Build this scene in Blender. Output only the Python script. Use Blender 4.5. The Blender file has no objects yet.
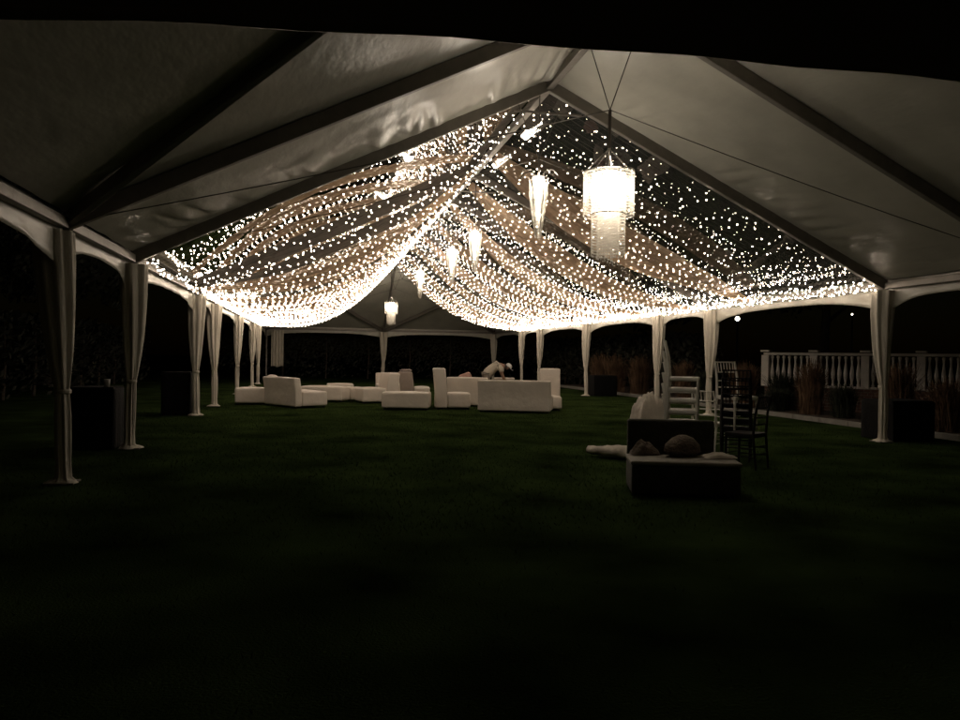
import bpy, bmesh, math, random
from mathutils import Vector, Matrix, noise
R_ = math.radians
random.seed(7)
SC = bpy.context.scene
COL = SC.collection
# ---------------------------------------------------------------- camera
cam_d = bpy.data.cameras.new('camera'); cam = bpy.data.objects.new('camera', cam_d); COL.objects.link(cam)
SC.camera = cam
yaw, pit, rol = .20363, -.00458, .01448
fw = Vector((math.sin(yaw)*math.cos(pit), math.cos(yaw)*math.cos(pit), math.sin(pit)))
rt = Vector((math.cos(yaw), -math.sin(yaw), 0)); up = rt.cross(fw)
r2 = rt*math.cos(rol)+up*math.sin(rol); u2 = up*math.cos(rol)-rt*math.sin(rol)
M = Matrix((r2, u2, -fw)).transposed().to_4x4(); M.translation = Vector((-3.523, -12.028, 1.384))
cam.matrix_world = M
cam_d.sensor_width = 36; cam_d.lens = 36*791.6/960; cam_d.clip_start = .05; cam_d.clip_end = 600
# ---------------------------------------------------------------- night sky, faint moon, exposure
w = bpy.data.worlds.new('World'); SC.world = w; w.use_nodes = True
nt = w.node_tree; nt.nodes.clear()
sky = nt.nodes.new('ShaderNodeTexSky'); sky.sky_type = 'NISHITA'; sky.sun_disc = False
sky.sun_elevation = R_(3); sky.sun_rotation = R_(200)
bg = nt.nodes.new('ShaderNodeBackground'); bg.inputs[1].default_value = .00045
out = nt.nodes.new('ShaderNodeOutputWorld')
nt.links.new(sky.outputs[0], bg.inputs[0]); nt.links.new(bg.outputs[0], out.inputs[0])
sd = bpy.data.lights.new('moon', 'SUN'); sd.energy = .0012; sd.angle = R_(.5); sd.color = (.8, .88, 1)
so = bpy.data.objects.new('moon', sd); COL.objects.link(so); so.rotation_euler = (R_(55), 0, R_(160))
SC.view_settings.view_transform = 'Standard'; SC.view_settings.look = 'None'
SC.view_settings.exposure = 0; SC.view_settings.gamma = 1; SC.view_settings.use_curve_mapping = False
SC.render.engine = 'CYCLES'
cy = SC.cycles
cy.use_denoising = True; cy.max_bounces = 6; cy.diffuse_bounces = 3; cy.glossy_bounces = 3
cy.transmission_bounces = 4; cy.transparent_max_bounces = 24; cy.sample_clamp_indirect = 3; cy.use_light_tree = True
cy.caustics_reflective = False; cy.caustics_refractive = False
BULB_L, DRUM_W, SPIRAL_W = 48.0, 32, 36

# ---------------------------------------------------------------- materials
def mat(name, col, rough=.6, metal=0., var=.12, scale=6, bump=0., bscale=20, stretch=(1, 1, 1), spec=.5, sheen=0):
    m = bpy.data.materials.new(name); m.use_nodes = True
    t = m.node_tree; b = t.nodes['Principled BSDF']
    b.inputs['Roughness'].default_value = rough; b.inputs['Metallic'].default_value = metal
    b.inputs['Specular IOR Level'].default_value = spec
    if sheen: b.inputs['Sheen Weight'].default_value = sheen
    tc = t.nodes.new('ShaderNodeTexCoord'); mp = t.nodes.new('ShaderNodeMapping'); mp.inputs['Scale'].default_value = stretch
    t.links.new(tc.outputs['Object'], mp.inputs[0])
    n = t.nodes.new('ShaderNodeTexNoise'); n.inputs['Scale'].default_value = scale; n.inputs['Detail'].default_value = 5
    t.links.new(mp.outputs[0], n.inputs['Vector'])
    r = t.nodes.new('ShaderNodeValToRGB')
    lo = [c*(1-var) for c in col]; hi = [min(1, c*(1+var)) for c in col]
    r.color_ramp.elements[0].position = .3; r.color_ramp.elements[1].position = .7
    r.color_ramp.elements[0].color = (*lo, 1); r.color_ramp.elements[1].color = (*hi, 1)
    t.links.new(n.outputs[0], r.inputs[0]); t.links.new(r.outputs[0], b.inputs['Base Color'])
    if bump:
        n2 = t.nodes.new('ShaderNodeTexNoise'); n2.inputs['Scale'].default_value = bscale; n2.inputs['Detail'].default_value = 6
        t.links.new(mp.outputs[0], n2.inputs['Vector'])
        bp = t.nodes.new('ShaderNodeBump'); bp.inputs['Strength'].default_value = bump; bp.inputs['Distance'].default_value = .05
        t.links.new(n2.outputs[0], bp.inputs['Height']); t.links.new(bp.outputs[0], b.inputs['Normal'])
    return m

def emis(name, col, s):
    m = bpy.data.materials.new(name); m.use_nodes = True; t = m.node_tree; t.nodes.clear()
    e = t.nodes.new('ShaderNodeEmission'); e.inputs[0].default_value = (*col, 1); e.inputs[1].default_value = s
    o = t.nodes.new('ShaderNodeOutputMaterial'); t.links.new(e.outputs[0], o.inputs[0]); return m

def sheer(name, col, alpha, trl=.5, weave=0):
    """thin woven cloth: part see-through, part diffuse, part translucent"""
    m = bpy.data.materials.new(name); m.use_nodes = True; t = m.node_tree; t.nodes.clear()
    L = t.links.new; N = t.nodes.new
    d = N('ShaderNodeBsdfDiffuse'); d.inputs[0].default_value = (*col, 1)
    l = N('ShaderNodeBsdfTranslucent'); l.inputs[0].default_value = (*col, 1)
    a = N('ShaderNodeMixShader'); a.inputs[0].default_value = trl; L(d.outputs[0], a.inputs[1]); L(l.outputs[0], a.inputs[2])
    tr = N('ShaderNodeBsdfTransparent'); x = N('ShaderNodeMixShader')
    tc = N('ShaderNodeTexCoord'); n = N('ShaderNodeTexNoise'); n.inputs['Scale'].default_value = 5
    L(tc.outputs['Object'], n.inputs['Vector'])
    mr = N('ShaderNodeMapRange'); mr.inputs[1].default_value = .3; mr.inputs[2].default_value = .7
    mr.inputs[3].default_value = alpha-.1; mr.inputs[4].default_value = min(1, alpha+.1)
    L(n.outputs[0], mr.inputs[0]); L(mr.outputs[0], x.inputs[0]); L(tr.outputs[0], x.inputs[1]); L(a.outputs[0], x.inputs[2])
    o = N('ShaderNodeOutputMaterial'); L(x.outputs[0], o.inputs[0]); return m

def vinyl_clear():
    m = bpy.data.materials.new('clear vinyl'); m.use_nodes = True; t = m.node_tree; t.nodes.clear()
    L = t.links.new; N = t.nodes.new
    tr = N('ShaderNodeBsdfTransparent'); tr.inputs[0].default_value = (.9, .92, .93, 1)
    df = N('ShaderNodeBsdfDiffuse'); df.inputs[0].default_value = (.55, .55, .52, 1)
    a = N('ShaderNodeMixShader'); a.inputs[0].default_value = .06; L(tr.outputs[0], a.inputs[1]); L(df.outputs[0], a.inputs[2])
    gl = N('ShaderNodeBsdfGlossy'); gl.inputs['Roughness'].default_value = .02
    tc = N('ShaderNodeTexCoord'); n = N('ShaderNodeTexNoise'); n.inputs['Scale'].default_value = 1.3; n.inputs['Detail'].default_value = 2
    bp = N('ShaderNodeBump'); bp.inputs['Strength'].default_value = .05; bp.inputs['Distance'].default_value = .05
    L(tc.outputs['Object'], n.inputs['Vector']); L(n.outputs[0], bp.inputs['Height']); L(bp.outputs[0], gl.inputs['Normal'])
    fr = N('ShaderNodeFresnel'); fr.inputs[0].default_value = 1.42
    mm = N('ShaderNodeMath'); mm.operation = 'MULTIPLY'; mm.inputs[1].default_value = 1.15; mm.use_clamp = True
    L(fr.outputs[0], mm.inputs[0])
    x = N('ShaderNodeMixShader'); L(mm.outputs[0], x.inputs[0]); L(a.outputs[0], x.inputs[1]); L(gl.outputs[0], x.inputs[2])
    o = N('ShaderNodeOutputMaterial'); L(x.outputs[0], o.inputs[0]); return m

def vinyl_white():
    """opaque tent vinyl: crisp ridged creases on top of soft unevenness"""
    m = mat('white tent vinyl', (.54, .52, .45), .36, var=.1, scale=1.6, spec=.5)
    t = m.node_tree; N = t.nodes.new; L = t.links.new; b = t.nodes['Principled BSDF']
    tc = N('ShaderNodeTexCoord'); mp = N('ShaderNodeMapping'); mp.inputs['Scale'].default_value = (1.3, .5, 1.3)
    L(tc.outputs['Object'], mp.inputs[0])
    n = N('ShaderNodeTexNoise'); n.noise_type = 'RIDGED_MULTIFRACTAL'; n.inputs['Scale'].default_value = 1.6; n.inputs['Detail'].default_value = 3
    n.inputs['Distortion'].default_value = .6
    L(mp.outputs[0], n.inputs['Vector'])
    n2 = N('ShaderNodeTexNoise'); n2.inputs['Scale'].default_value = 7; L(mp.outputs[0], n2.inputs['Vector'])
    b1 = N('ShaderNodeBump'); b1.inputs['Strength'].default_value = .28; b1.inputs['Distance'].default_value = .04
    b2 = N('ShaderNodeBump'); b2.inputs['Strength'].default_value = .25; b2.inputs['Distance'].default_value = .03
    L(n.outputs[0], b1.inputs['Height']); L(n2.outputs[0], b2.inputs['Height']); L(b1.outputs[0], b2.inputs['Normal'])
    L(b2.outputs[0], b.inputs['Normal']); return m

MT = {
 'vinyl': vinyl_white(), 'clear': vinyl_clear(),
 'alu': mat('dull aluminium', (.22, .20, .175), .45, .35, bump=.1),
 'cable': mat('steel cable', (.08, .07, .06), .5, .5),
 'curtain': mat('white curtain cloth', (.68, .63, .54), .85, var=.08, bump=.25, bscale=14, stretch=(3, 3, .6)),
 'leather': mat('white leatherette', (.74, .67, .59), .5, var=.06, scale=2.5, bump=.25, bscale=7),
 'taupe': mat('taupe leatherette', (.34, .28, .24), .55, var=.08, scale=3, bump=.2, bscale=8),
 'peach': mat('peach cushion cloth', (.50, .30, .24), .8, var=.15, bump=.4, bscale=20),
 'black': mat('black cloth', (.005, .005, .005), .9, var=.2, bump=.3, spec=.15),
 'blackwood': mat('black lacquered wood', (.012, .010, .010), .6, spec=.2),
 'whitewood': mat('white painted wood', (.78, .74, .67), .4, bump=.1),
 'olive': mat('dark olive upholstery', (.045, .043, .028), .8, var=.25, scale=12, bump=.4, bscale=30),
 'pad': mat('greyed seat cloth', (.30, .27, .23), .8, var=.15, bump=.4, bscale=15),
 'linen': mat('crumpled white linen', (.62, .55, .47), .85, var=.1, bump=.5, bscale=9),
 'brown': mat('brown knitted cloth', (.17, .13, .10), .9, var=.3, scale=14, bump=.5, bscale=40),
 'grass': mat('lawn', (.026, .042, .013), 1.0, var=.65, scale=.9, bump=.6, bscale=60, spec=.0),
 'blade': mat('grass blade', (.038, .058, .017), 1.0, var=.5, scale=2, spec=.0),
 'soil': mat('bed soil', (.05, .035, .025), .95, var=.4, bump=.8),
 'stone': mat('pale kerb stone', (.2, .19, .17), .8, var=.15, bump=.4),
 'balus': mat('painted balustrade', (.62, .58, .53), .65, var=.1, bump=.2),
 'brick': mat('old brick', (.16, .08, .055), .9, var=.3, bump=.5),
 'leaf': mat('dark hedge leaves', (.028, .030, .020), .9, var=.5, scale=4),
 'bark': mat('bark', (.08, .06, .045), .9, var=.3, bump=.8),
 'reed': mat('red ornamental grass', (.15, .095, .06), .9, var=.5, scale=3, spec=.1),
 'reedg': mat('green ornamental grass', (.02, .026, .012), .9, var=.45, scale=5),
 'chrome': mat('chrome ring', (.55, .52, .48), .2, .9),
 'crystal': sheer('crystal strand', (.92, .88, .80), .6, .55),
 'sheerw': sheer('peach sheer', (.92, .66, .45), .62, .66),
 'bulb': emis('fairy bulb', (1, .81, .62), BULB_L),
 'bulbc': emis('chandelier bulb and added glow', (1, .88, .72), 60),
 'lamp': emis('distant lamp', (1, .9, .75), 14),
 'skin': mat('skin', (.28, .16, .11), .6), 'shirt': mat('cream shirt', (.50, .45, .37), .85, bump=.4, bscale=12),
 'cap': mat('white cap', (.75, .73, .70), .8), 'hair': mat('dark hair', (.02, .015, .012), .6),
 'pants': mat('khaki trousers', (.20, .18, .15), .85, bump=.3),
}
def brickify(m):
    t = m.node_tree; b = t.nodes.new('ShaderNodeTexBrick'); b.inputs['Scale'].default_value = 3
    b.inputs['Color1'].default_value = (.17, .085, .06, 1); b.inputs['Color2'].default_value = (.12, .06, .045, 1); b.inputs['Mortar'].default_value = (.22, .2, .18, 1)
    tc = t.nodes.new('ShaderNodeTexCoord'); mp = t.nodes.new('ShaderNodeMapping'); mp.inputs['Rotation'].default_value = (R_(90), 0, 0)
    t.links.new(tc.outputs['Object'], mp.inputs[0]); t.links.new(mp.outputs[0], b.inputs['Vector'])
    t.links.new(b.outputs[0], t.nodes['Principled BSDF'].inputs['Base Color'])
brickify(MT['brick'])

# ---------------------------------------------------------------- helpers
def obj(name, bm, m, parent=None, smooth=False, loc=None):
    me = bpy.data.meshes.new(name)
    if isinstance(bm, tuple): me.from_pydata(bm[0], [], bm[1])
    else: bm.to_mesh(me); bm.free()
    if m: me.materials.append(MT[m])
    if smooth:
        for p in me.polygons: p.use_smooth = True
    o = bpy.data.objects.new(name, me); COL.objects.link(o)
    if parent: o.parent = parent
    if loc: o.location = loc
    return o
def tag(o, label, cat, group=None, kind=None):
    if label: o['label'] = label
    if cat: o['category'] = cat
    if group: o['group'] = group
    if kind: o['kind'] = kind
    return o
def thing(name, label, cat, loc=(0, 0, 0), rz=0, group=None):
    o = bpy.data.objects.new(name, None); COL.objects.link(o); o.location = loc; o.rotation_euler = (0, 0, rz)
    o.empty_display_size = .2
    return tag(o, label, cat, group)
def struct(o): o['kind'] = 'structure'; return o
def dup(root, label=None, loc=None, rz=None):
    r = root.copy(); COL.objects.link(r)
    if label: r['label'] = label
    if loc: r.location = loc
    if rz is not None: r.rotation_euler = (0, 0, rz)
    for ch in list(root.children):
        c = ch.copy(); COL.objects.link(c); c.parent = r
        for g in list(ch.children):
            d = g.copy(); COL.objects.link(d); d.parent = c
    return r
def box(bm, c, s, bev=0, rot=None, seg=2):
    g = bmesh.ops.create_cube(bm, size=1)
    vs = g['verts']
    for v in vs: v.co = Vector((v.co.x*s[0], v.co.y*s[1], v.co.z*s[2]))
    if bev:
        es = list({e for v in vs for e in v.link_edges})
        r = bmesh.ops.bevel(bm, geom=es, offset=bev, segments=seg, affect='EDGES', profile=.6)
        vs = list({v for f in r['faces'] for v in f.verts} | {v for v in vs if v.is_valid})
    for v in vs:
        if rot: v.co = rot @ v.co
        v.co += Vector(c)
    return vs
def bar(bm, a, b, wd, ht, up=(0, 0, 1), bev=0):
    a, b = Vector(a), Vector(b); d = b-a
    z = d.normalized(); x = Vector(up).cross(z)
    if x.length < 1e-4: x = Vector((1, 0, 0))
    x.normalize(); y = z.cross(x)
    box(bm, (a+b)/2, (wd, ht, d.length), bev, Matrix((x, y, z)).transposed())
def tube(bm, pts, r, n=6, caps=True):
    pts = [Vector(p) for p in pts]; rs = r if isinstance(r, (list, tuple)) else [r]*len(pts)
    rings = []; ref = Vector((0, 0, 1))
    for i, p in enumerate(pts):
        d = (pts[min(i+1, len(pts)-1)]-pts[max(i-1, 0)])
        d = d.normalized() if d.length > 1e-9 else Vector((0, 0, 1))
        rf = ref if abs(d.dot(ref)) < .95 else Vector((1, 0, 0))
        x = d.cross(rf).normalized(); y = d.cross(x)
        rings.append([bm.verts.new(p+(x*math.cos(2*math.pi*k/n)+y*math.sin(2*math.pi*k/n))*rs[i]) for k in range(n)])
    for a, b in zip(rings, rings[1:]):
        for k in range(n): bm.faces.new((a[k], a[(k+1) % n], b[(k+1) % n], b[k]))
    if caps: bm.faces.new(rings[0]); bm.faces.new(rings[-1])
def lathe(bm, prof, n=16, c=(0, 0, 0), f=None):
    rings = []
    for r, z in prof:
        rings.append([bm.verts.new((c[0]+r*(f(2*math.pi*k/n, z) if f else 1)*math.cos(2*math.pi*k/n),
                                    c[1]+r*(f(2*math.pi*k/n, z) if f else 1)*math.sin(2*math.pi*k/n), c[2]+z)) for k in range(n)])
    for a, b in zip(rings, rings[1:]):
        for k in range(n): bm.faces.new((a[k], a[(k+1) % n], b[(k+1) % n], b[k]))
def grid(fn, nu, nv):
    vs = [tuple(fn(i/nu, j/nv)) for j in range(nv+1) for i in range(nu+1)]
    fs = [(j*(nu+1)+i, j*(nu+1)+i+1, (j+1)*(nu+1)+i+1, (j+1)*(nu+1)+i) for j in range(nv) for i in range(nu)]
    return vs, fs
def B(): return bmesh.new()
ICO = None
def ico_data(r, sub=1):
    bm = B(); bmesh.ops.create_icosphere(bm, subdivisions=sub, radius=r)
    v = [x.co.copy() for x in bm.verts]; f = [[y.index for y in x.verts] for x in bm.faces]; bm.free(); return v, f

# ---------------------------------------------------------------- ground and surroundings
H, U, EV, RG = 6.095, 3.086, 2.80, 5.746        # half width, 10 ft unit, eave height, ridge height
gb = B(); bmesh.ops.create_grid(gb, x_segments=60, y_segments=60, size=250)
for v in gb.verts: v.co.y += 100
ground = struct(obj('ground', gb, 'grass'))
rnd = random.Random(3)
vs, fs = [], []
for i in range(70000):
    # blades of the lawn, denser where the tent light reaches
    y = rnd.uniform(-6, 16) if rnd.random() < .8 else rnd.uniform(-9, 10); x = rnd.uniform(-7.5, 7.2)
    h = rnd.uniform(.015, .038); a = rnd.uniform(0, 6.28); wd = rnd.uniform(.002, .005); l = rnd.uniform(-.03, .03)
    n = len(vs); dx, dy = math.cos(a)*wd, math.sin(a)*wd
    vs += [(x-dx, y-dy, 0), (x+dx, y+dy, 0), (x+l, y+l*.6, h)]; fs.append((n, n+1, n+2))
tag(obj('grass_blades', (vs, fs), 'blade'), 'short mown grass blades all over the lawn', 'grass', kind='stuff')

def leafcloud(fn, n, size, rr):
    vs, fs = [], []
    for i in range(n):
        p = Vector(fn(rr)); a = Vector((rr.gauss(0, 1), rr.gauss(0, 1), rr.gauss(0, 1))).normalized()
        b = a.orthogonal().normalized(); c = a.cross(b); s = size*rr.uniform(.6, 1.3); k = len(vs)
        vs += [tuple(p-b*s), tuple(p+c*s*.5), tuple(p+b*s), tuple(p-c*s*.5)]; fs.append((k, k+1, k+2, k+3))
    return vs, fs
def hedge(name, label, x0, x1, y0, y1, h, n, cat='hedge'):
    rr = random.Random(name+str(x0)+str(y0))
    cx_, cy_ = (x0+x1)/2, (y0+y1)/2; L = max(x1-x0, y1-y0)
    t = thing(name, label, cat, (cx_, cy_, 0), group='hedges round the lawn')
    def fn(r):
        x, y = r.uniform(x0, x1), r.uniform(y0, y1)
        top = h*(1+.12*noise.noise(Vector((x*.5, y*.5, 3.3))) + .05*noise.noise(Vector((x*2, y*2, 1))))
        z = top*math.sqrt(r.random())
        bulge = .25*noise.noise(Vector((x*.7, y*.7, z)))
        return (x-cx_+bulge, y-cy_+bulge, z)
    obj('foliage', leafcloud(fn, n, .11, rr), 'leaf', t)
    b = B(); tube(b, [(0, 0, 0), (.05, 0, h*.4), (.02, .04, h*.8)], [.05, .04, .02]); st = obj('stem', b, 'bark', t)
    n_ = int(L/2.4)
    for i in range(n_):
        c = st if i == 0 else st.copy()
        if i: COL.objects.link(c)
        q = -L/2+1.2+i*2.4; c.parent = t; c.location = (q, 0, 0) if x1-x0 > y1-y0 else (0, q, 0)
hedge('hedge', 'tall dark hedge beyond the far end of the tent', -9, 9, 33.5, 35, 3.2, 9000)
hedge('hedge', 'long dark hedge outside the left side of the tent', -12.5, -11.2, -4, 28, 2.4, 11000)
hedge('hedge', 'dark hedge behind the red grasses right of the far tent legs', 8.8, 10.3, 13, 33, 2.3, 9000)
def tree(loc, h, cr, label, seed):
    rr = random.Random(seed); t = thing('broadleaf_tree', label, 'tree', loc, group='trees in the dark beyond the tent')
    b = B(); tube(b, [(0, 0, 0), (.05, .03, h*.25), (.12, -.05, h*.5), (.1, 0, h*.8)], [.22, .17, .12, .04], 10)
    for i in range(9):
        a = i*2.4; z0 = h*(.3+.05*i); r = cr*rr.uniform(.6, .95)
        tube(b, [(.06, 0, z0), (math.cos(a)*r*.5, math.sin(a)*r*.5, z0+h*.12), (math.cos(a)*r, math.sin(a)*r, z0+h*.2)], [.08, .05, .015], 6)
    obj('trunk', b, 'bark', t)
    cl = [(Vector((math.cos(i*2.4)*cr*rr.uniform(.2, .85), math.sin(i*2.4)*cr*rr.uniform(.2, .85), h*rr.uniform(.42, .98))), cr*rr.uniform(.25, .45)) for i in range(26)]
    def fn(r):
        c, s = r.choice(cl); d = Vector((r.gauss(0, 1), r.gauss(0, 1), r.gauss(0, .8))).normalized()
        return c+d*s*(r.random()**.4)
    obj('crown', leafcloud(fn, 9000, .13, rr), 'leaf', t)
tree((12.5, 24, 0), 8.5, 3.0, 'broadleaf tree behind the hedge at the far right of the tent', 1)
tree((15.5, 15, 0), 9.5, 3.4, 'large dark tree beyond the left end of the white balustrade', 2)
tree((-15, 9, 0), 8, 3.0, 'dark tree behind the left hedge seen between the second and third legs', 3)
tree((-14, 22, 0), 9, 3.2, 'dark tree behind the left hedge toward the far end', 4)

# planting bed with kerb and ornamental grasses on the right
KX = 7.72
bb = B(); box(bb, (0, 0, .02), (3.4, 34, .06)); struct(obj('bed_soil', bb, 'soil', loc=(KX+1.75, 9, 0)))
for i in range(11):
    pass
kb = B()
for i in range(34): box(kb, (0, -7.5+i*1.0, .05), (.12, .985, .11), .012)
tag(obj('kerb', kb, 'stone', loc=(KX, 1.0, 0)), 'low pale stone edging of the planting bed', 'kerb', kind='structure')
def grassclump(loc, h, rad, m, label, n, seed, group):
    rr = random.Random(seed); vs, fs = [], []
    for i in range(n):
        a = rr.uniform(0, 6.283); d = rr.random()**.7; hh = h*rr.uniform(.55, 1.1); lean = rad*d
        bx, by = rr.gauss(0, rad*.22), rr.gauss(0, rad*.22); wd = rr.uniform(.002, .006); k = len(vs)
        px, py = -math.sin(a)*wd, math.cos(a)*wd
        mid = (bx+math.cos(a)*lean*.4, by+math.sin(a)*lean*.4, hh*.65); tip = (bx+math.cos(a)*lean, by+math.sin(a)*lean, hh*(1-.18*d))
        vs += [(bx-px, by-py, 0), (bx+px, by+py, 0), (mid[0]+px*1.6, mid[1]+py*1.6, mid[2]), (mid[0]-px*1.6, mid[1]-py*1.6, mid[2]), (tip[0]+px, tip[1]+py, tip[2]), (tip[0]-px, tip[1]-py, tip[2])]
        fs += [(k, k+1, k+2, k+3), (k+3, k+2, k+4, k+5)]
    return tag(obj('ornamental_grass', (vs, fs), m, loc=loc), label, 'plant', group)
G1 = 'red ornamental grasses in the bed'
for i, (x, y, h, r, m, lb) in enumerate([
    (8.5, 1.2, 1.05, .5, 'reed', 'tall red grass clump just right of the near right leg'),
    (8.3, -.8, .6, .5, 'reedg', 'low green clump at the right picture edge'),
    (8.9, 3.0, 1.35, .5, 'reed', 'red grass clump left of the near right leg in front of the balustrade'),
    (8.4, 2.3, .5, .45, 'reedg', 'lowest green tuft by the kerb left of the near right box'),
    (8.5, 7.0, .6, .5, 'reedg', 'small green tuft by the kerb between two red grass clumps'),
    (9.2, 10.0, 1.3, .6, 'reed', 'dim tan grass clump left of the first balustrade pier'),
    (8.7, 4.6, .8, .45, 'reedg', 'green clump in front of the middle of the balustrade'),
    (8.7, 5.8, 1.35, .5, 'reed', 'tallest red grass clump in front of the balustrade'),
    (9.0, 7.6, 1.0, .5, 'reedg', 'green grass clump between the two tallest red ones'),
    (8.6, 8.8, 1.2, .5, 'reed', 'red grass clump at the left end of the balustrade'),
    (8.3, 10.6, 1.0, .5, 'reedg', 'dark green clump behind the dark chairs'),
    (8.5, 12.4, 1.25, .5, 'reed', 'red grass clump seen between the two nearest middle legs'),
    (8.5, 16.2, 1.45, .6, 'reed', 'rust grass clump directly behind the far black box, right one'),
    (8.0, 17.4, 1.45, .6, 'reed', 'rust grass clump directly behind the far black box, middle one'),
    (7.9, 18.8, 1.5, .6, 'reed', 'rust grass clump directly behind the far black box, left one')]):
    grassclump((x, y, .04), h, r, m, lb, 900, i+50, G1)

# raised terrace, brick wall, balustrade
P0, P1 = Vector((8.95, 8.3, 0)), Vector((13.2, 3.4, 0))
DV = (P1-P0); LN = DV.length; ang = math.atan2(DV.y, DV.x)
tb = B(); box(tb, (LN/2, 2.6, .27), (LN, 5, .5)); 
o = struct(obj('terrace', tb, 'stone', loc=P0)); o.rotation_euler = (0, 0, ang)
wl = B(); box(wl, (LN/2, 0, .30), (LN, .16, .61)); box(wl, (LN/2, 0, .635), (LN, .24, .055), .01)
o = tag(obj('brick_wall', wl, 'brick', loc=P0), 'low dark brick wall carrying the pale balustrade', 'wall'); o.rotation_euler = (0, 0, ang)
bt = thing('balustrade', 'pale balustrade of turned balusters on the low brick wall', 'balustrade', tuple(P0+Vector((0, 0, .665))), ang)
bt.scale = (1, 1, 1.05)
b = B(); box(b, (LN/2, 0, .87), (LN+.1, .17, .07), .015); obj('top_rail', b, 'balus', bt)
b = B(); box(b, (LN/2, 0, .03), (LN, .15, .055), .01); obj('bottom_rail', b, 'balus', bt)
pb = B(); lathe(pb, [(.03, 0), (.045, .03), (.03, .06), (.028, .1), (.05, .22), (.055, .32), (.035, .48), (.022, .6), (.03, .68), (.045, .72), (.03, .76)], 10)
bal = obj('baluster', pb, 'balus', bt, True, (.2, 0, .06))
npier = 6
for i in range(npier):
    q = B(); box(q, (0, 0, .42), (.2, .2, .825), .01); box(q, (0, 0, .945), (.25, .25, .05), .01)
    obj('pier', q, 'balus', bt, loc=(i*LN/(npier-1), 0, 0))
first = True
for i in range(npier-1):
    s = LN/(npier-1)
    for k in range(7):
        c = bal if first else bal.copy()
        if not first: COL.objects.link(c)
        first = False
        c.parent = bt; c.location = (i*s+.1+(k+.5)*(s-.2)/7, 0, .06)
def garden_lamp(loc, h, r, label):
    t = thing('garden_lamp', label, 'lamp', loc, group='distant garden lamps')
    b = B(); tube(b, [(0, 0, 0), (0, 0, h)], .035, 10); box(b, (0, 0, .03), (.2, .2, .06), .01); obj('post', b, 'blackwood', t)
    b = B(); lathe(b, [(.02, 0), (.09, .02), (.1, .05)], 12); obj('collar', b, 'blackwood', t, loc=(0, 0, h))
    b = B(); bmesh.ops.create_uvsphere(b, u_segments=14, v_segments=10, radius=r); obj('globe', b, 'lamp', t, True, (0, 0, h+.05+r))
garden_lamp((11.0, 13.5, 0), 2.72, .075, 'lit globe lamp shining left of the near right leg top')
garden_lamp((15.2, 13.0, 0), 3.0, .028, 'smaller dimmer lamp just right of the near right leg top')

# ---------------------------------------------------------------- tent
tent = thing('frame_tent', 'large white frame tent with clear roof in its middle bays', 'tent')
KS = [-3, -1, 0, 2, 3, 5, 7, 8, 10]; RK = [-1, 0, 2, 3, 5, 7, 8]
def roofz(s): return RG-(RG-EV)*s
def wr(x, y, a): return a*noise.noise(Vector((x*.8, y*.8, 1.7)))
def smooth(t): t = max(0, min(1, t)); return t*t*(3-2*t)
def side_panel(k0, k1, sgn, m):
    def fn(u, v):
        s = v; y = (k0+(k1-k0)*u)*U
        z = roofz(s)-.05*math.sin(math.pi*u)*math.sin(math.pi*s)*(1 if m == 'vinyl' else .4)
        if m == 'vinyl':   # gathered creases near the clear roof seam
            e = smooth(1-abs(u-.93)*1.6) if (k1 == 0 and sgn < 0) else .3*smooth(1-abs(u-.93)*2)
            q = noise.noise(Vector((s*21+u*1.5, u*1.1, sgn*5.0))); e *= .35+1.3*max(0, noise.noise(Vector((s*4.5, 3.1, sgn)))+.25)
            z += (1-u**12)*e*(.24*(.5-abs(q))-.12+.02*noise.noise(Vector((s*75+u*9, u*3, 2.0))))+.012*noise.noise(Vector((s*9, u*7, sgn)))*(1-u**6)
        return (sgn*s*H, y, z+.008)
    obj('roof_panel', grid(fn, 40, 260) if m == 'vinyl' else grid(fn, 26, 20), m, tent, True)
for sgn in (-1, 1):
    side_panel(-1, 0, sgn, 'vinyl')
    for a, b_ in zip(RK[1:], RK[2:]): side_panel(a, b_, sgn, 'clear')
def hip(k0, dirn):
    A = Vector((0, k0*U, RG)); E_ = (k0+2*dirn)*U
    tris = [(A, Vector((-H, k0*U, EV)), Vector((-H, E_, EV))), (A, Vector((-H, E_, EV)), Vector((H, E_, EV))), (A, Vector((H, E_, EV)), Vector((H, k0*U, EV)))]
    for T in tris:
        def fn(u, v, T=T):
            p = T[0].lerp(T[1].lerp(T[2], u), v)
            dz = -.05*math.sin(math.pi*u)*math.sin(math.pi*v)+.012*noise.noise(p*2.5)*v
            return p+Vector((0, 0, dz+.02))
        obj('roof_panel', grid(fn, 24, 30), 'vinyl', tent, True)
hip(-1, -1); hip(8, 1)
def rafter(a, b_, wd=.10, ht=.17, name='rafter', drop=.085):
    m = B(); d = Vector((0, 0, -drop)); bar(m, Vector(a)+d, Vector(b_)+d, wd, ht, bev=.012); obj(name, m, 'alu', tent)
for k in RK:
    for s in (-1, 1): rafter((0, k*U, RG), (s*H, k*U, EV))
for k0, dr in ((-1, -1), (8, 1)):
    for s in (-1, 1):
        c = Vector((s*H, (k0+2*dr)*U, EV)); p = Vector((0, k0*U, RG)); md = (c+p)/2
        rafter(p, c, name='hip_rafter', drop=.12)
        rafter(Vector((s*H, k0*U, EV)), md, .08, .14, name='jack_rafter', drop=.075)
        if dr == 1: rafter(Vector((0, (k0+2)*U, EV)), md, name='jack_rafter', drop=.13)
        for q in [Vector((0, (k0+2*dr)*U, EV))] if s == 1 and dr == 1 else []: rafter(p, q, drop=.14)
for a, b_ in zip(RK, RK[1:]):
    m = B(); bar(m, (0, a*U+.06, RG-.1), (0, b_*U-.06, RG-.1), .11, .13, bev=.01); obj('ridge_beam', m, 'alu', tent)
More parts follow.
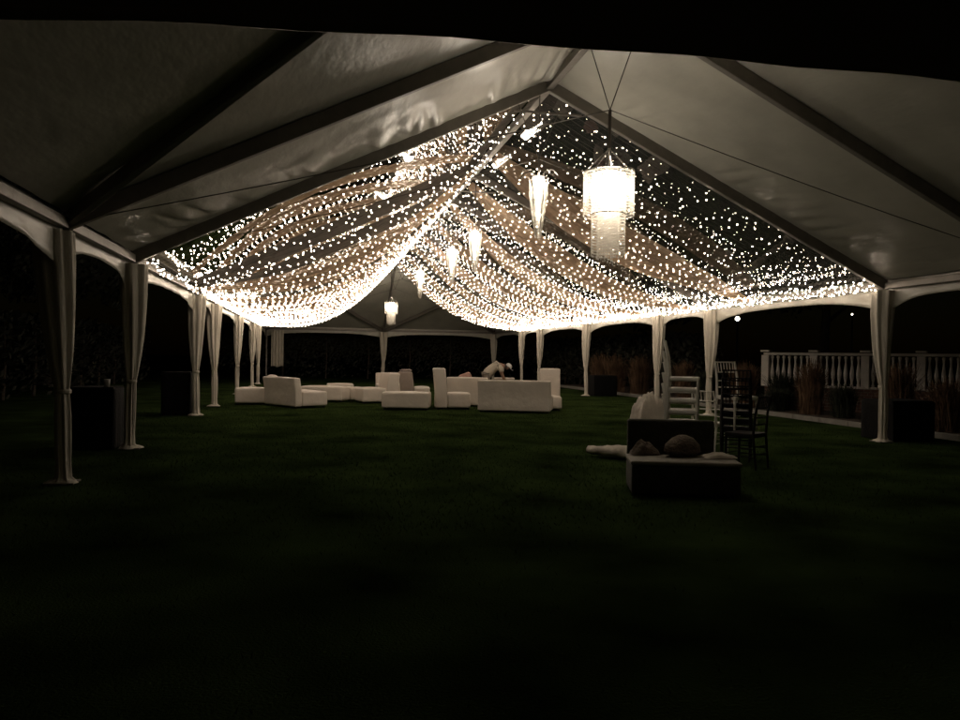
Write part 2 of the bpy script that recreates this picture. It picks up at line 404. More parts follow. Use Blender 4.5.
def seg(a, b_, horiz, name='eave_beam'):
    m = B(); bar(m, a, b_, .10, .11, bev=.012); obj(name, m, 'alu', tent)
for s in (-1, 1):
    for a, b_ in zip(KS, KS[1:]): seg((s*H, a*U+.06, EV-.10), (s*H, b_*U-.06, EV-.10), 0)
seg((-H+.06, 10*U, EV-.10), (-.06, 10*U, EV-.10), 1); seg((.06, 10*U, EV-.10), (H-.06, 10*U, EV-.10), 1)
seg((-H+.06, -3*U, EV-.10), (H-.06, -3*U, EV-.10), 1)
legs = [(s*H, k*U) for k in KS for s in (-1, 1)]+[(0, 10*U)]
for x, y in legs:
    m = B(); bar(m, (x, y, .02), (x, y, EV-.17), .075, .075, bev=.01); box(m, (x, y, .012), (.28, .28, .016), .003); obj('leg', m, 'alu', tent)
def valance(a, b_, lo, mid, pw):
    a, b_ = Vector(a), Vector(b_); d = b_-a; n = Vector((-d.y, d.x, 0)).normalized(); L = d.length
    def fn(u, v):
        zb = mid-(mid-lo)*abs(2*u-1)**pw
        z = EV+.03-(EV+.03-zb)*v
        p = a+d*u+n*(.07+.012*v*math.sin(u*L*7)+.01*noise.noise(Vector((u*L*2, v*3, 0))))
        return (p.x, p.y, z)
    o = obj('valance', grid(fn, max(12, int(L*6)), 8), 'vinyl', tent, True)
    sm = o.modifiers.new('thick', 'SOLIDIFY'); sm.thickness = .004
for a, b_ in zip(KS, KS[1:]):
    valance((H, b_*U, 0), (H, a*U, 0), EV-.56, EV-.29, 3.2); valance((-H, a*U, 0), (-H, b_*U, 0), EV-.56, EV-.29, 3.2)
valance((-H, 10*U, 0), (0, 10*U, 0), EV-.5, EV-.29, 3.2); valance((0, 10*U, 0), (H, 10*U, 0), EV-.5, EV-.29, 3.2)
valance((H, -3*U, 0), (-H, -3*U, 0), 2.22, 2.505, 3.5)
# tension cables, hanger V and short collar tie on every rafter pair
NODE = {-1: 4.34, 0: 4.5, 2: 4.62, 3: 4.62, 5: 4.62, 7: 4.62, 8: 4.45}
for k in RK:
    m = B(); y = k*U; z = NODE[k]; xn = -.14 if k < 2 else 0
    for s in (-1, 1):
        pts = [Vector((s*(H-.1), y, EV-.06)).lerp(Vector((xn, y, z)), t)+Vector((0, 0, -.05*math.sin(math.pi*t))) for t in [i/8 for i in range(9)]]
        tube(m, pts, .006, 5); tube(m, [(xn, y, z), (xn+s*.36, y, roofz(.36/H)-.2)], .0065, 5)
    obj('tension_cable', m, 'cable', tent)
    m = B(); bar(m, (-.55, y, roofz(.09)-.25), (.55, y, roofz(.09)-.25), .03, .03); obj('collar_tie', m, 'alu', tent)

# gathered curtains on the legs
def curtain_mesh(seed, w0=.17, tie=.95, lean=0):
    rr = random.Random(seed); ph = rr.uniform(0, 6)
    prof = [(w0, 2.62), (w0*.98, 2.45), (w0*.93, 2.2), (w0*.85, 1.9), (w0*.75, 1.6), (w0*.63, 1.35), (w0*.48, 1.12), (w0*.36, tie+.03), (w0*.34, tie), (w0*.36, tie-.07), (w0*.40, .7), (w0*.40, .45), (w0*.36, .2), (w0*.40, .07), (w0*.6, .03)]
    def f(a, z): return 1+.16*math.sin(7*a+ph+.4*z)+.07*math.sin(13*a+z*2+ph)+.05*noise.noise(Vector((a, z*3, ph)))
    b = B(); lathe(b, prof, 56, f=f)
    for v in b.verts: v.co.x += .015*math.sin(v.co.z*2+ph); v.co.y += .015*math.cos(v.co.z*2.7+ph)
    return b
ORD = ['nearest', 'second', 'third', 'fourth', 'fifth', 'sixth', 'seventh', 'eighth', 'ninth']
def curtain(x, y, label, seed, w0=.17, lean=0.):
    t = thing('leg_curtain', label, 'curtain', (x, y, 0), group='gathered white curtains on the tent legs')
    cm = curtain_mesh(seed, w0)
    for v in cm.verts: v.co.x += lean*max(0, v.co.z-.95)/1.7
    obj('cloth', cm, 'curtain', t, True)
    b = B(); lathe(b, [(w0*.34, .93), (w0*.41, .94), (w0*.42, .97), (w0*.34, .985)], 20); obj('tie_band', b, 'curtain', t, True)
    b = B(); rr = random.Random(seed+9); lathe(b, [(.001, .055), (.07, .055), (.125, .035), (.16, .012)], 22, f=lambda a, z: 1+.15*math.sin(3*a+seed)); obj('base_cover', b, 'curtain', t, True)
for s, nm in ((-1, 'left'), (1, 'right')):
    for i, k in enumerate(KS[1:-1]):
        curtain(s*H, k*U, f'white curtain tied round the {ORD[i]} tent leg in view on the {nm} side', int(k*3+s+20), (.18 if s < 0 else .16) if (k == -1) else (.17 if k in (0, 2, 3) else .15), -.13 if (s < 0 and k == -1) else 0.)
curtain(0, 10*U, 'white curtain tied round the middle leg of the far end, under the far chandelier', 77, .2)
curtain(H, 10*U, 'white curtain on the far right corner leg, left of the pair beside it', 78, .18)
# bundled curtain panel hanging short at the far left corner
def fn(u, v):
    return (-H+.25+u*.62, 10*U-.25+.05*math.sin(u*26)*(.4+.6*v), 2.6-1.9*v+.03*math.sin(u*9))
o = obj('hanging_curtain', grid(fn, 40, 14), 'curtain', None, True); tag(o, 'short white curtain panel hanging free at the far left corner', 'curtain')
o.modifiers.new('thick', 'SOLIDIFY').thickness = .01

# ---------------------------------------------------------------- fairy light nets and sheer swags
def smooth(t): t = max(0, min(1, t)); return t*t*(3-2*t)
def sagamp(k, sgn):
    return (.10+1.05*smooth(k/2.6)) if sgn < 0 else (.08+.80*smooth(k/3.0))
def prof(s): return math.sin(math.pi*(s**.92))
def netpt(k, s, sgn, extra=0., f=1.):
    x = sgn*(.04+s*(H-.16)); z = roofz(s)-.16-sagamp(k, sgn)*prof(s)*f-extra
    return Vector((x, k*U, z))
bv, bf = ico_data(1, 1)
ov = [Vector(v) for v in ((1, 0, 0), (-1, 0, 0), (0, 1, 0), (0, -1, 0), (0, 0, 1), (0, 0, -1))]
of = [(0, 2, 4), (2, 1, 4), (1, 3, 4), (3, 0, 4), (2, 0, 5), (1, 2, 5), (3, 1, 5), (0, 3, 5)]
RB = .0098
bulb_me = bpy.data.meshes.new('bulb'); bulb_me.from_pydata([tuple(v*RB) for v in bv], [], bf); bulb_me.materials.append(MT['bulb'])
campos = Vector((-3.523, -12.028, 1.384))
rn = random.Random(11)
bays = list(zip([0, 2, 3, 5, 7], [2, 3, 5, 7, 8]))
bn = ['first clear', 'second clear', 'third clear', 'fourth clear', 'farthest clear']
total = 0
for sgn, nm in ((-1, 'left'), (1, 'right')):
    for (k0, k1), bname in zip(bays, bn):
        t = thing('light_net', f'net of warm fairy lights swagged under the {nm} slope of the {bname} bay', 'string lights', (0, k0*U, 0), group='fairy light nets under the clear roof')
        wires = B(); P = []
        off = Vector((0, -k0*U, 0))
        step = .070
        k = k0+.03
        while k < k1:
            dens = .93 if k > 1.8 else (.11 if sgn < 0 else .20)+.72*k/1.8
            ph = rn.uniform(0, 1); f = rn.choice([1, 1, 1, .97, .93])
            if rn.random() < .10: f = .25
            pts = []
            n = 38
            wob = rn.uniform(-.015, .015)
            for i in range(n+1):
                s = (i+ph*.9)/(n+1)
                if s > .995: continue
                p = netpt(max(0, k+wob*math.sin(math.pi*s)+rn.gauss(0, .003)), s, sgn, rn.gauss(0, .007), f)
                pts.append(p+off)
                gap = .88*dens if s > .15 else .8*dens
                if rn.random() < gap: P.append(p+off+Vector((0, 0, -.02)))
            tube(wires, pts[::3]+[pts[-1]], .0022, 3, False)
            k += step*rn.uniform(.6, 1.4)*(.6 if (k > 7.4 and sgn < 0) else 1)
        # gathered runs along the eave and the ridge
        for run, (s0, cnt) in enumerate(((.985, 3), (.95, 2), (.9, 1))):
            for c in range(cnt if (k0 or sgn > 0) else (1 if run == 0 else 0)):
                y = k0*U; pts = []
                while y < k1*U:
                    s = s0+rn.uniform(-.012, .012); kk = y/U
                    p = Vector((sgn*(s*(H-.12)), y, roofz(s)-.13-.05*abs(math.sin(kk*math.pi*1.0+c))-rn.uniform(0, .05)))
                    P.append(p+off); pts.append(p+off+Vector((0, 0, .015))); y += rn.uniform(.08, .16)
                tube(wires, pts, .0022, 3, False)
        obj('wires', wires, 'cable', t)
        P.sort(key=lambda p: (p-off-campos).length)
        for p in P[:95]:
            o = bpy.data.objects.new('bulb', bulb_me); COL.objects.link(o); o.parent = t; o.location = p
        vs, fs = [], []
        for p in P[95:]:
            n = len(vs); vs += [tuple(p+v*RB*1.08) for v in ov]; fs += [tuple(i+n for i in q) for q in of]
        o = obj('small_bulbs', (vs, fs), 'bulb', t); o['kind'] = 'stuff'
        total += len(P)
print('BULBS', total)
for sgn, nm in ((-1, 'left'), (1, 'right')):
    for i in range(8):
        kc = (1.75+i*.86) if sgn < 0 else (1.35+i*.92)
        ph = i*1.7+sgn
        def fn(u, v, kc=kc, ph=ph):
            s = .01+v*.98
            wd = (.09+.21*math.sin(math.pi*min(1, s*1.05))**.8)*2
            kk = max(0.02, kc+(u-.5)*wd+.03*math.sin(s*5+ph))
            p = netpt(kk, s, sgn, -.05, .97)
            p.z += .045*math.sin(u*30+ph+s*2)*(.4+.6*math.sin(math.pi*s))+.03*noise.noise(Vector((u*6, s*8, ph)))
            p.z = min(p.z, roofz(s)-.06)
            return p
        o = obj('sheer_swag', grid(fn, 70, 40), 'sheerw', None, True)
        tag(o, f'peach sheer cloth swag on the {nm} roof slope, {["first","second","third","fourth","fifth","sixth","seventh","last"][i]} from the camera', 'fabric swag', 'sheer swags above the fairy lights')

# ---------------------------------------------------------------- chandeliers
def lamp_light(parent, z, energy, r):
    l = bpy.data.lights.new('chandelier_light', 'POINT'); l.energy = energy; l.shadow_soft_size = r; l.color = (1, .86, .70)
    o = bpy.data.objects.new('chandelier_light', l); COL.objects.link(o); o.parent = parent; o.location = (0, 0, z)
def strands(b, rad, ztop, zlen, n, rr, wd=.009):
    for i in range(n):
        a = 2*math.pi*i/n; x, y = math.cos(a)*rad, math.sin(a)*rad; L = zlen*rr.uniform(.93, 1.02)
        tx, ty = -math.sin(a)*wd, math.cos(a)*wd; m = int(L/.035)
        for q in range(m):     # small faceted beads on each strand
            z0 = ztop-q*.035; z1 = z0-.031; zm = (z0+z1)/2; k = wd*.5
            v = [b.verts.new(c) for c in ((x, y, z0), (x+tx, y+ty, zm), (x+math.cos(a)*k, y+math.sin(a)*k, zm), (x-tx, y-ty, zm), (x-math.cos(a)*k, y-math.sin(a)*k, zm), (x, y, z1))]
            for f in ((0, 1, 2), (0, 2, 3), (0, 3, 4), (0, 4, 1), (5, 2, 1), (5, 3, 2), (5, 4, 3), (5, 1, 4)): b.faces.new([v[j] for j in f])
def ring(b, rad, z, r=.008):
    tube(b, [(math.cos(a*math.pi/16)*rad, math.sin(a*math.pi/16)*rad, z) for a in range(33)], r, 6, False)
def bulbs(t, pos, r):
    me = None
    for p in pos:
        if me is None:
            b = B(); bmesh.ops.create_uvsphere(b, u_segments=10, v_segments=8, radius=r)
            for v in b.verts: v.co.z *= 1.5
            o = obj('bulb', b, 'bulbc', t, True, p); me = o.data
        else:
            o = bpy.data.objects.new('bulb', me); COL.objects.link(o); o.parent = t; o.location = p
def core(t, prof_):  # added emissive body: widens the chandelier's glow and its roof reflections
    b = B(); lathe(b, prof_, 20); obj('added_glow_core', b, 'bulbc', t, True)
def drum(loc, node_z, label):
    t = thing('drum_chandelier', label, 'chandelier', loc, group='two tiered drum chandeliers'); rr = random.Random(5)
    b = B()
    for z, rd in ((0, .30), (-.02, .2), (-.5, .2), (0, .08)): ring(b, rd, z)
    for i in range(6):
        a = i*math.pi/3; tube(b, [(math.cos(a)*.08, math.sin(a)*.08, 0), (math.cos(a)*.3, math.sin(a)*.3, 0)], .006)
        tube(b, [(math.cos(a)*.29, math.sin(a)*.29, 0), (0, 0, .28)], .004)
    tube(b, [(0, 0, .28), (0, 0, -.3)], .012, 8); obj('frame', b, 'chrome', t)
    b = B(); tube(b, [(0, 0, .28), (0, 0, node_z-loc[2])], .022, 8); obj('hanging_rod', b, 'cable', t)
    b = B(); strands(b, .30, -.01, .55, 100, rr); strands(b, .28, -.01, .5, 64, rr); obj('outer_strands', b, 'crystal', t)
    b = B(); strands(b, .20, -.03, 1.0, 80, rr); strands(b, .13, -.1, .95, 40, rr); strands(b, .06, -.1, 1.0, 10, rr); obj('inner_strands', b, 'crystal', t)
    bulbs(t, [(math.cos(a*math.pi/4)*.12, math.sin(a*math.pi/4)*.12, -.10) for a in range(8)]+[(math.cos(a*math.pi/3)*.22, math.sin(a*math.pi/3)*.22, -.2) for a in range(6)], .03)
    core(t, [(.001, -.06), (.10, -.06), (.11, -.1), (.11, -.2), (.09, -.24), (.001, -.24)])
    lamp_light(t, -.3, DRUM_W, .05)
    return t
def spiral(loc, node_z, label):
    t = thing('spiral_chandelier', label, 'chandelier', loc, group='narrow tapering chandeliers'); rr = random.Random(8)
    b = B(); ring(b, .155, 0); ring(b, .1, -.35, .005); ring(b, .07, -.7, .005)
    for i in range(6):
        a = i*math.pi/3+.3; c, s = math.cos(a), math.sin(a)
        tube(b, [(c*.03, s*.03, .02), (c*.14, s*.14, .12), (c*.26, s*.26, .10), (c*.33, s*.33, .02)], .007)
    tube(b, [(0, 0, .1), (0, 0, -.8)], .008, 6); obj('frame', b, 'chrome', t)
    b = B(); tube(b, [(0, 0, .1), (0, 0, node_z-loc[2])], .01, 6); obj('hanging_cable', b, 'cable', t)
    b = B()
    for q in range(44):    # strands follow a spiral whose radius shrinks as it winds down
        a = q*.62; rd = .155-.0026*q; x, y = math.cos(a)*rd, math.sin(a)*rd; z0 = -.01*q
        strands(b, rd, z0, .30+.006*q, 5, rr, .013)
    obj('crystal_strands', b, 'crystal', t)
    bulbs(t, [(math.cos(a*2.1)*.05, math.sin(a*2.1)*.05, -.05-.06*a) for a in range(8)], .028)
    core(t, [(.001, -.0), (.08, -.01), (.10, -.06), (.085, -.25), (.055, -.40), (.025, -.5), (.001, -.52)])
    lamp_light(t, -.57, SPIRAL_W, .03)
    return t
drum((-.14, -U, 3.60), 4.34, 'largest drum chandelier of crystal strands, hanging nearest the camera')
drum((-.17, 8*U, 3.82), 5.55, 'small far drum chandelier hanging on a long rod in the far gable')
for x, k, z, lb in ((-.14, 0, 4.2, 'narrow tapering chandelier immediately left of the large drum'), (.07, 2, 4.3, 'narrow bright chandelier right of the centre pair'),
                    (.05, 3, 4.3, 'narrow chandelier left of centre pair, over the white sofas'), (-.03, 5, 4.34, 'small narrow chandelier next to the far drum')):
    spiral((x, k*U, z), roofz(0)-.17, lb)

# ---------------------------------------------------------------- lounge furniture
def cushion(w_, d_, h_, bev=.05, puff=.03, lx=0, ly=0, z=0):
    bm = B(); box(bm, (lx, ly, z+h_/2), (w_, d_, h_), bev, seg=3)
    bmesh.ops.subdivide_edges(bm, edges=[e for e in bm.edges if e.calc_length() > .25], cuts=5, use_grid_fill=True)
    for v in bm.verts:
        if v.co.z > z+h_-bev*1.2:
            v.co.z += puff*max(0, 1-(2*(v.co.x-lx)/w_)**2)*max(0, 1-(2*(v.co.y-ly)/d_)**2)
        v.co += Vector((noise.noise(v.co*3), noise.noise(v.co*3+Vector((5, 0, 0))), 0))*.008
    return bm
LG = 'white lounge furniture on the lawn'
def ottoman(x, y, w_, d_, h_, rz, label, mt='leather'):
    t = thing('ottoman', label, 'ottoman', (x, y, 0), R_(rz), LG)
    obj('seat', cushion(w_, d_, h_-.05, .045, .025, z=.05), mt, t, True)
    for sx in (-1, 1):
        for sy in (-1, 1):
            b = B(); box(b, (sx*(w_/2-.08), sy*(d_/2-.08), .025), (.05, .05, .05)); obj('foot', b, 'blackwood', t)
def sofa(x, y, w_, d_, sh, bh, bt_, rz, label, mt='leather', mb=None, name='sofa', cat='sofa'):
    """seat faces local -y, back along +y edge"""
    t = thing(name, label, cat, (x, y, 0), R_(rz), LG)
    obj('seat', cushion(w_, d_-bt_, sh-.05, .05, .03, 0, -bt_/2, .05), mt, t, True)
    bk = cushion(w_, bt_, bh-.04, .04, .015, 0, d_/2-bt_/2+.004, .04)
    for v in bk.verts: v.co.y += .06*max(0, v.co.z-sh)/max(.1, bh-sh)
    obj('backrest', bk, mb or mt, t, True)
    for sx in (-1, 1):
        for sy in (-1, 1):
            b = B(); box(b, (sx*(w_/2-.08), sy*(d_/2-.07), .022), (.05, .05, .044)); obj('foot', b, 'blackwood', t)
    return t
ottoman(-5.25, 10.3, .84, .75, .44, 4, 'square white ottoman at the far left, behind the loveseat')
# loveseat: back towards the camera-left, seat facing right
sofa(-3.95, 9.3, 1.75, .95, .42, .78, .2, 61+90-50, 'white loveseat turned with its back to the left, cushion on top', mb='taupe') if False else None
lv = sofa(-4.05, 9.35, 1.6, .95, .42, .77, .2, 122, 'white loveseat seen from behind on the left, shaded back', name='loveseat', cat='sofa')
b = cushion(.42, .14, .36, .06, .02); o = obj('throw_cushion', b, 'leather', None, True, (-4.62, 9.95, .44)); o.rotation_euler = (R_(-14), 0, R_(122)); tag(o, 'white cushion leaning on the loveseat backrest', 'cushion')
ottoman(-3.25, 11.7, 1.35, .85, .44, -22, 'long white ottoman right of the loveseat')
ottoman(-2.75, 14.4, .85, .75, .42, 0, 'small white ottoman peeking behind the long ottoman')
ottoman(-2.35, 11.9, .5, .5, .40, 15, 'narrow white ottoman between long ottoman and high chair')
sofa(-1.82, 11.0, .85, 1.05, .43, .86, .34, -78, 'white high backed lounge chair facing left beside the wide ottoman', name='lounge_chair', cat='chair')
ottoman(-1.24, 8.25, 1.2, .75, .44, -13, 'wide white ottoman in front of the seating group')
sofa(-1.05, 14.6, 1.0, .9, .42, .78, .2, 0, 'low white sofa facing camera behind the wide ottoman')
sofa(-.55, 12.2, .85, .9, .42, .88, .42, 84, 'white lounge chair facing right, taupe backed, behind the wide ottoman', mb='taupe', name='lounge_chair', cat='chair')
sofa(-.02, 8.45, .72, .92, .42, 1.06, .32, 83, 'tallest backed white chair facing right, left of the long sofas', name='high_back_chair', cat='chair')
sofa(.72, 9.75, 1.15, .85, .42, .80, .18, 180-25, 'white sofa section seen from behind, left of the front one')
sofa(1.42, 7.35, 1.82, .85, .42, .80, .18, 180-21, 'front white sofa section seen from behind, nearest of the lounge group')
sofa(2.55, 8.1, .55, .9, .36, 1.08, .16, -14, 'white corner chair with tall square back at the right end', name='corner_chair', cat='chair')
# low table and peach cushion beyond sofas
tb_ = thing('side_table', 'low white box table beyond the sofas beside the person', 'table', (1.95, 10.9, 0), R_(-12))
b = B(); box(b, (0, 0, .735), (.6, .6, .04), .008); obj('tabletop', b, 'leather', tb_)
b = B(); box(b, (0, 0, .36), (.55, .55, .705), .01); obj('cabinet', b, 'leather', tb_)
b = cushion(.36, .16, .34, .06, .02); o = obj('peach_cushion', b, 'peach', None, True, (.75, 10.3, .56)); o.rotation_euler = (R_(-8), R_(20), R_(150)); tag(o, 'peach cushion propped on the rear sofa section left of person', 'cushion')
o = obj('dark_tray', (lambda b: (box(b, (0, 0, .02), (.34, .34, .03), .01), box(b, (.02, .02, .04), (.28, .28, .03), .012), b)[2])(B()), 'taupe', None, loc=(-.84, 12.22, .905)); tag(o, 'folded taupe cloth lying on top of the taupe chair back', 'cloth')

# ---------------------------------------------------------------- person bending over
def skin_fig(name, verts, edges, radii, m, parent, root=0):
    me = bpy.data.meshes.new(name); me.from_pydata(verts, edges, []); o = bpy.data.objects.new(name, me); COL.objects.link(o)
    o.modifiers.new('skin', 'SKIN'); sl = me.skin_vertices[0].data
    for i, r in enumerate(radii): sl[i].radius = r if isinstance(r, tuple) else (r, r); sl[i].use_root = (i == root)
    s = o.modifiers.new('sub', 'SUBSURF'); s.levels = 2; s.render_levels = 2
    dg = bpy.context.evaluated_depsgraph_get(); dg.update(); nm_ = bpy.data.meshes.new_from_object(o.evaluated_get(dg))
    bpy.data.objects.remove(o); nm_.materials.clear(); nm_.materials.append(MT[m])
    for p in nm_.polygons: p.use_smooth = True
    q = bpy.data.objects.new(name, nm_); COL.objects.link(q); q.parent = parent; return q
per = thing('person', 'person in cream shirt and white cap bending forward behind the sofas', 'person', (1.30, 10.35, 0), R_(-8))
# local: faces +x. joints: pelvis, spine, chest, neck base, head
vsn = [(0, 0, .88), (.14, 0, 1.02), (.32, 0, 1.12), (.47, 0, 1.12), (.53, 0, 1.11), (.61, 0, 1.08), (.64, 0, 1.02),
       (-.02, .10, .84), (.05, .12, .46), (-.03, .12, .08), (.10, .14, .03), (-.02, -.10, .84), (.09, -.12, .46), (.02, -.12, .08), (.15, -.14, .03),
       (.40, .19, 1.08), (.46, .22, .84), (.58, .16, .66), (.62, .14, .60), (.40, -.19, 1.08), (.44, -.22, .84), (.55, -.16, .64), (.59, -.14, .58)]
eds = [(0, 1), (1, 2), (2, 3), (3, 4), (4, 5), (5, 6), (0, 7), (7, 8), (8, 9), (9, 10), (0, 11), (11, 12), (12, 13), (13, 14), (3, 15), (15, 16), (16, 17), (17, 18), (3, 19), (19, 20), (20, 21), (21, 22)]
rad = [(.14, .12), (.14, .12), (.15, .13), (.12, .10), .05, .085, .07, .095, .06, .042, .04, .095, .06, .042, .04, .065, .045, .034, .03, .065, .045, .034, .03]
skin_fig('body', vsn, eds, rad, 'skin', per)
skin_fig('shirt', [(-.07, 0, .78), vsn[1], vsn[2], vsn[3], vsn[15], (.44, .21, .93), vsn[19], (.425, -.21, .93)], [(0, 1), (1, 2), (2, 3), (3, 4), (4, 5), (3, 6), (6, 7)],
         [(.22, .19), (.185, .16), (.17, .15), (.14, .12), .085, .066, .085, .066], 'shirt', per)
skin_fig('trousers', [(0, 0, .88), vsn[7], vsn[8], (-.03, .12, .10), vsn[11], vsn[12], (.02, -.12, .10)], [(0, 1), (1, 2), (2, 3), (0, 4), (4, 5), (5, 6)],
         [(.12, .11), .10, .075, .062, .10, .075, .062], 'pants', per)
for (hx, hy, hz) in ((.63, .14, .58), (.60, -.14, .56)):
    for q in range(5):
        a = (q-2)*.016 if q < 4 else 0
        if q < 4: p = [(hx, hy+a, hz), (hx+.02, hy+a*1.2, hz-.05), (hx+.015, hy+a*1.2, hz-.085+.006*abs(q-1.5))]
        else: p = [(hx-.01, hy-.03 if hy > 0 else hy+.03, hz+.01), (hx+.03, hy-.045 if hy > 0 else hy+.045, hz-.02), (hx+.045, hy-.045 if hy > 0 else hy+.045, hz-.045)]
        skin_fig('finger', p, [(0, 1), (1, 2)], [.011, .009, .007], 'skin', per)
b = B(); lathe(b, [(.098, 0), (.10, .03), (.085, .075), (.05, .10), (.001, .108)], 20)
box(b, (.12, 0, .0), (.10, .13, .012), .004)
o = obj('cap', b, 'cap', per, True, (.625, 0, 1.09)); o.rotation_euler = (0, R_(38), 0)
b = B(); lathe(b, [(.088, -.05), (.092, -.02), (.09, .02)], 18); o = obj('hair', b, 'hair', per, True, (.60, 0, 1.09)); o.rotation_euler = (0, R_(38), 0)
b = B(); lathe(b, [(.075, -.03), (.085, 0), (.07, .03)], 18); o = obj('scarf', b, 'hair', per, True, (.52, 0, 1.115)); o.rotation_euler = (0, R_(80), 0)
# face: nose, ears
b = B(); box(b, (.70, 0, 1.03), (.03, .022, .03), .008); box(b, (.61, .09, 1.06), (.04, .015, .05), .006); box(b, (.61, -.09, 1.06), (.04, .015, .05), .006); obj('nose_and_ears', b, 'skin', per)

# ---------------------------------------------------------------- bench, chairs and linen in the foreground
bn_ = thing('padded_bench', 'dark upholstered bench with low back and pale seat edge, nearest camera', 'bench', (.20, -4.42, 0), R_(-17))
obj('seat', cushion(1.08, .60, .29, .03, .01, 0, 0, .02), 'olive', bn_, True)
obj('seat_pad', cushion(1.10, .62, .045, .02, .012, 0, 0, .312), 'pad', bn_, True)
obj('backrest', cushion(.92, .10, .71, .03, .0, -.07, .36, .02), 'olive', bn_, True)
o = obj('brown_bag', (lambda b: (lathe(b, [(.001, 0), (.11, .0), (.17, .05), (.16, .12), (.10, .19), (.04, .22), (.001, .225)], 24, f=lambda a, z: 1+.22*math.sin(2*a+1)+.16*noise.noise(Vector((math.cos(a)*3, math.sin(a)*3, z*24)))), b)[1])(B()), 'brown', None, True, (.24, -4.34, .37)); tag(o, 'slouched brown cloth bag lying on the bench seat', 'bag')
def fnb(u, v): return (.34*(u-.5)*(1+.1*math.sin(v*9)), .2*(v-.5), .05*math.sin(math.pi*u)**.5*math.sin(math.pi*v)**.5*(1+.4*noise.noise(Vector((u*5, v*5, 2)))))
o = obj('folded_cloth', grid(fnb, 20, 14), 'linen', None, True, (.56, -4.50, .372)); tag(o, 'small pale cloth crumpled at the right end of the bench', 'cloth')
o = obj('folded_jacket', grid(lambda u, v: (.3*(u-.5), .16*(v-.5), .12*math.sin(math.pi*u)**.4*math.sin(math.pi*v)**.6*(1+.5*noise.noise(Vector((u*4, v*4, 7))))), 22, 14), 'brown', None, True, (-.10, -4.16, .372)); tag(o, 'brown jacket bundled against the left of the bench back', 'jacket')

def chiavari(name, label, m, loc=(0, 0, 0), rz=0, group=None, tilt=0):
    t = thing(name, label, 'chair', loc, R_(rz), group)
    sw = .19
    b = B(); box(b, (0, 0, .43), (.40, .40, .055), .015); obj('seat', b, m, t)
    for sx in (-1, 1):
        b = B(); tube(b, [(sx*sw, -.18, 0), (sx*sw, -.18, .42)], [.014, .018], 8); obj('leg', b, m, t)
        b = B(); tube(b, [(sx*sw*.97, .22, 0), (sx*sw, .18, .42), (sx*sw*.95, .20, .7), (sx*sw*.9, .25, .93)], [.014, .018, .016, .013], 8); obj('leg', b, m, t)
    b = B()
    for z, y in ((.92, .247), (.78, .222), (.66, .198), (.57, .188)): tube(b, [(-sw*.93, y, z), (0, y+.015, z), (sw*.93, y, z)], .011, 6)
    for i in range(6):
        x = -.13+i*.052; tube(b, [(x, .225, .78), (x, .25, .92)], .007, 5)
    obj('backrest', b, m, t)
    b = B()
    for z in (.16, .26):
        for sx in (-1, 1): tube(b, [(sx*sw, -.18, z), (sx*sw, .2, z)], .008, 5)
        tube(b, [(-sw, -.18, z+.03), (sw, -.18, z+.03)], .008, 5); tube(b, [(-sw, .2, z+.03), (sw, .2, z+.03)], .008, 5)
    obj('stretcher', b, m, t)
    return t
c0 = chiavari('ballroom_chair', 'white ballroom chair at the bottom of the white stack', 'whitewood', (1.14, -2.5, 0), 62, 'stacked white ballroom chairs')
nmz = ['bottom', 'second', 'third', 'fourth', 'fifth', 'sixth', 'topmost']
for i in range(1, 6): dup(c0, f'white ballroom chair, {nmz[i] if i < 5 else "topmost"} one from the bottom of the white stack' if i < 5 else 'topmost white ballroom chair of the white stack', (1.14+.012*math.sin(i*3), -2.5+.008*math.sin(i*2), .14*i), R_(62+1.6*math.sin(i*5)))
d0 = chiavari('ballroom_chair', 'black ballroom chair at the bottom of the dark stack', 'blackwood', (2.19, -2.0, 0), 148, 'stacked black ballroom chairs')
for i, w_ in enumerate(['second', 'third', 'topmost']): dup(d0, f'black ballroom chair, {w_} of the dark stack under the white one' if i < 2 else 'topmost black ballroom chair, right under the single white one', (2.19, -2.0, .108*(i+1)), R_(148+2*math.sin(i*4)))
dup(c0, 'white ballroom chair standing alone on top of the dark stack', (2.19, -2.0, .432), R_(12))
dup(c0, 'single white ballroom chair on the lawn between the two stacks', (2.22, -1.2, 0), R_(125))
dd = dup(d0, 'single black ballroom chair right of the dark stack', (1.92, -2.72, 0), R_(215))
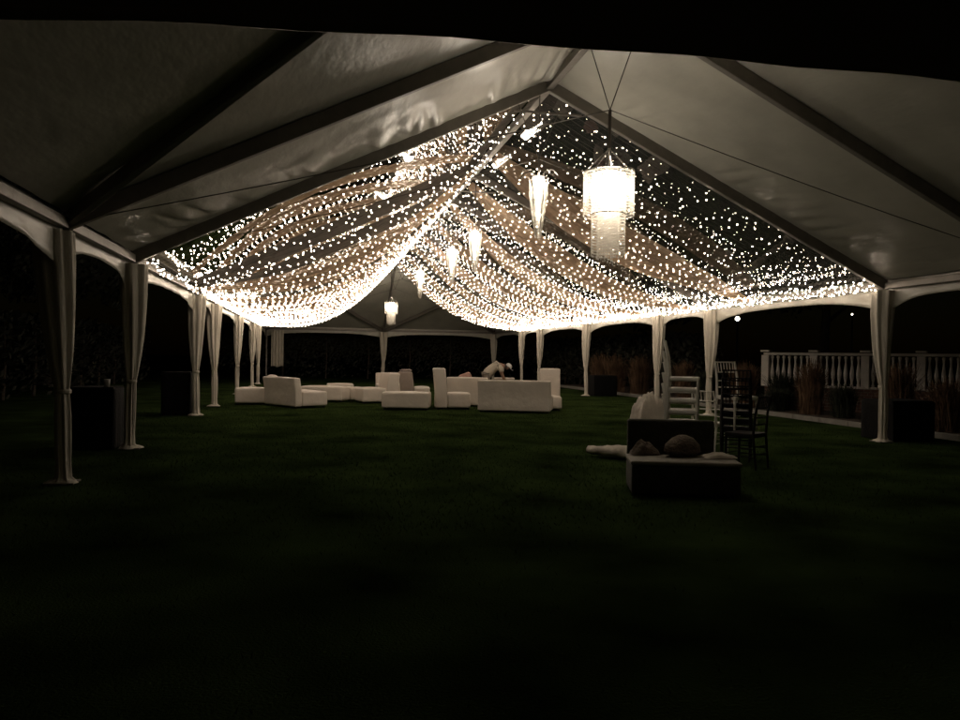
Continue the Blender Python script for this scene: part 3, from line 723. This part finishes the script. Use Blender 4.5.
# crate with linen bundle left of the white stack
cr = thing('linen_crate', 'dark crate heaped with white linen behind the bench', 'crate', (1.12, -1.5, 0), R_(8))
b = B(); box(b, (0, 0, .25), (.36, .34, .48), .01); obj('crate', b, 'blackwood', cr)
def fl(u, v):
    x, y = (u-.5), (v-.5); r = max(abs(x), abs(y))*2
    z = .50+.38*max(0, 1-r**2.2)**.7+.05*noise.noise(Vector((x*7, y*7, 0)))+.05*abs(noise.noise(Vector((x*16, y*5, 4))))
    if r > .82: z -= (r-.82)*.7
    return (x*.44*(1+.08*noise.noise(Vector((x*4, y*4, 9)))), y*.44, z)
o = obj('linen_bundle', grid(fl, 40, 40), 'linen', None, True, (1.12, -1.5, 0)); tag(o, 'heap of white linen on the dark crate by the white chair stack', 'linen')
def fc(u, v):
    a = v*2*math.pi; x = u*.62; r = (.05+.06*u)*(1+.3*noise.noise(Vector((u*6, a, 0))))
    return (x, math.cos(a)*r*1.8, .02+max(0, .07+math.sin(a)*r))
o = obj('rolled_cloth', grid(fc, 24, 16), 'linen', None, True, (.24, -1.42, 0)); o.rotation_euler = (0, 0, R_(-38)); tag(o, 'crumpled white cloth lying on the grass left of the bench', 'cloth')

# black draped ballast boxes at legs
def ballast(x, y, w_, d_, h_, rz, label):
    t = thing('ballast_box', label, 'box', (x, y, 0), R_(rz), 'black draped boxes outside the tent legs')
    def f(a, z): return 1
    b = B(); box(b, (0, 0, h_/2), (w_, d_, h_), .03, seg=2)
    bmesh.ops.subdivide_edges(b, edges=list(b.edges), cuts=6, use_grid_fill=True)
    for v in b.verts:
        q = 1-v.co.z/h_; v.co.x *= 1+.05*q*math.sin(v.co.y*24); v.co.y *= 1+.05*q*math.sin(v.co.x*24)
    obj('cover', b, 'black', t, True)
    b = B(); box(b, (0, 0, h_+.008), (w_*.96, d_*.96, .012), .004); obj('lid', b, 'black', t)
ballast(6.74, .42, .85, .85, .70, 0, 'black draped box behind the near right curtained leg')
ballast(6.75, 5*U+.1, .9, .8, .74, 0, 'black draped box in front of the rust grasses on the far right')
ballast(-6.60, .16, .62, .62, .86, 0, 'black draped box just left of the second left leg, white cup on it')
ballast(-6.52, 2*U+.36, .62, .62, .93, 0, 'black draped box just left of the third left leg')
b = B(); lathe(b, [(.001, 0), (.035, 0), (.045, .11), (.041, .11), (.032, .01)], 14)
o = obj('white_cup', b, 'cap', None, True, (-6.42, 0, .875)); tag(o, 'small white cup standing on the box by the second left leg', 'cup')
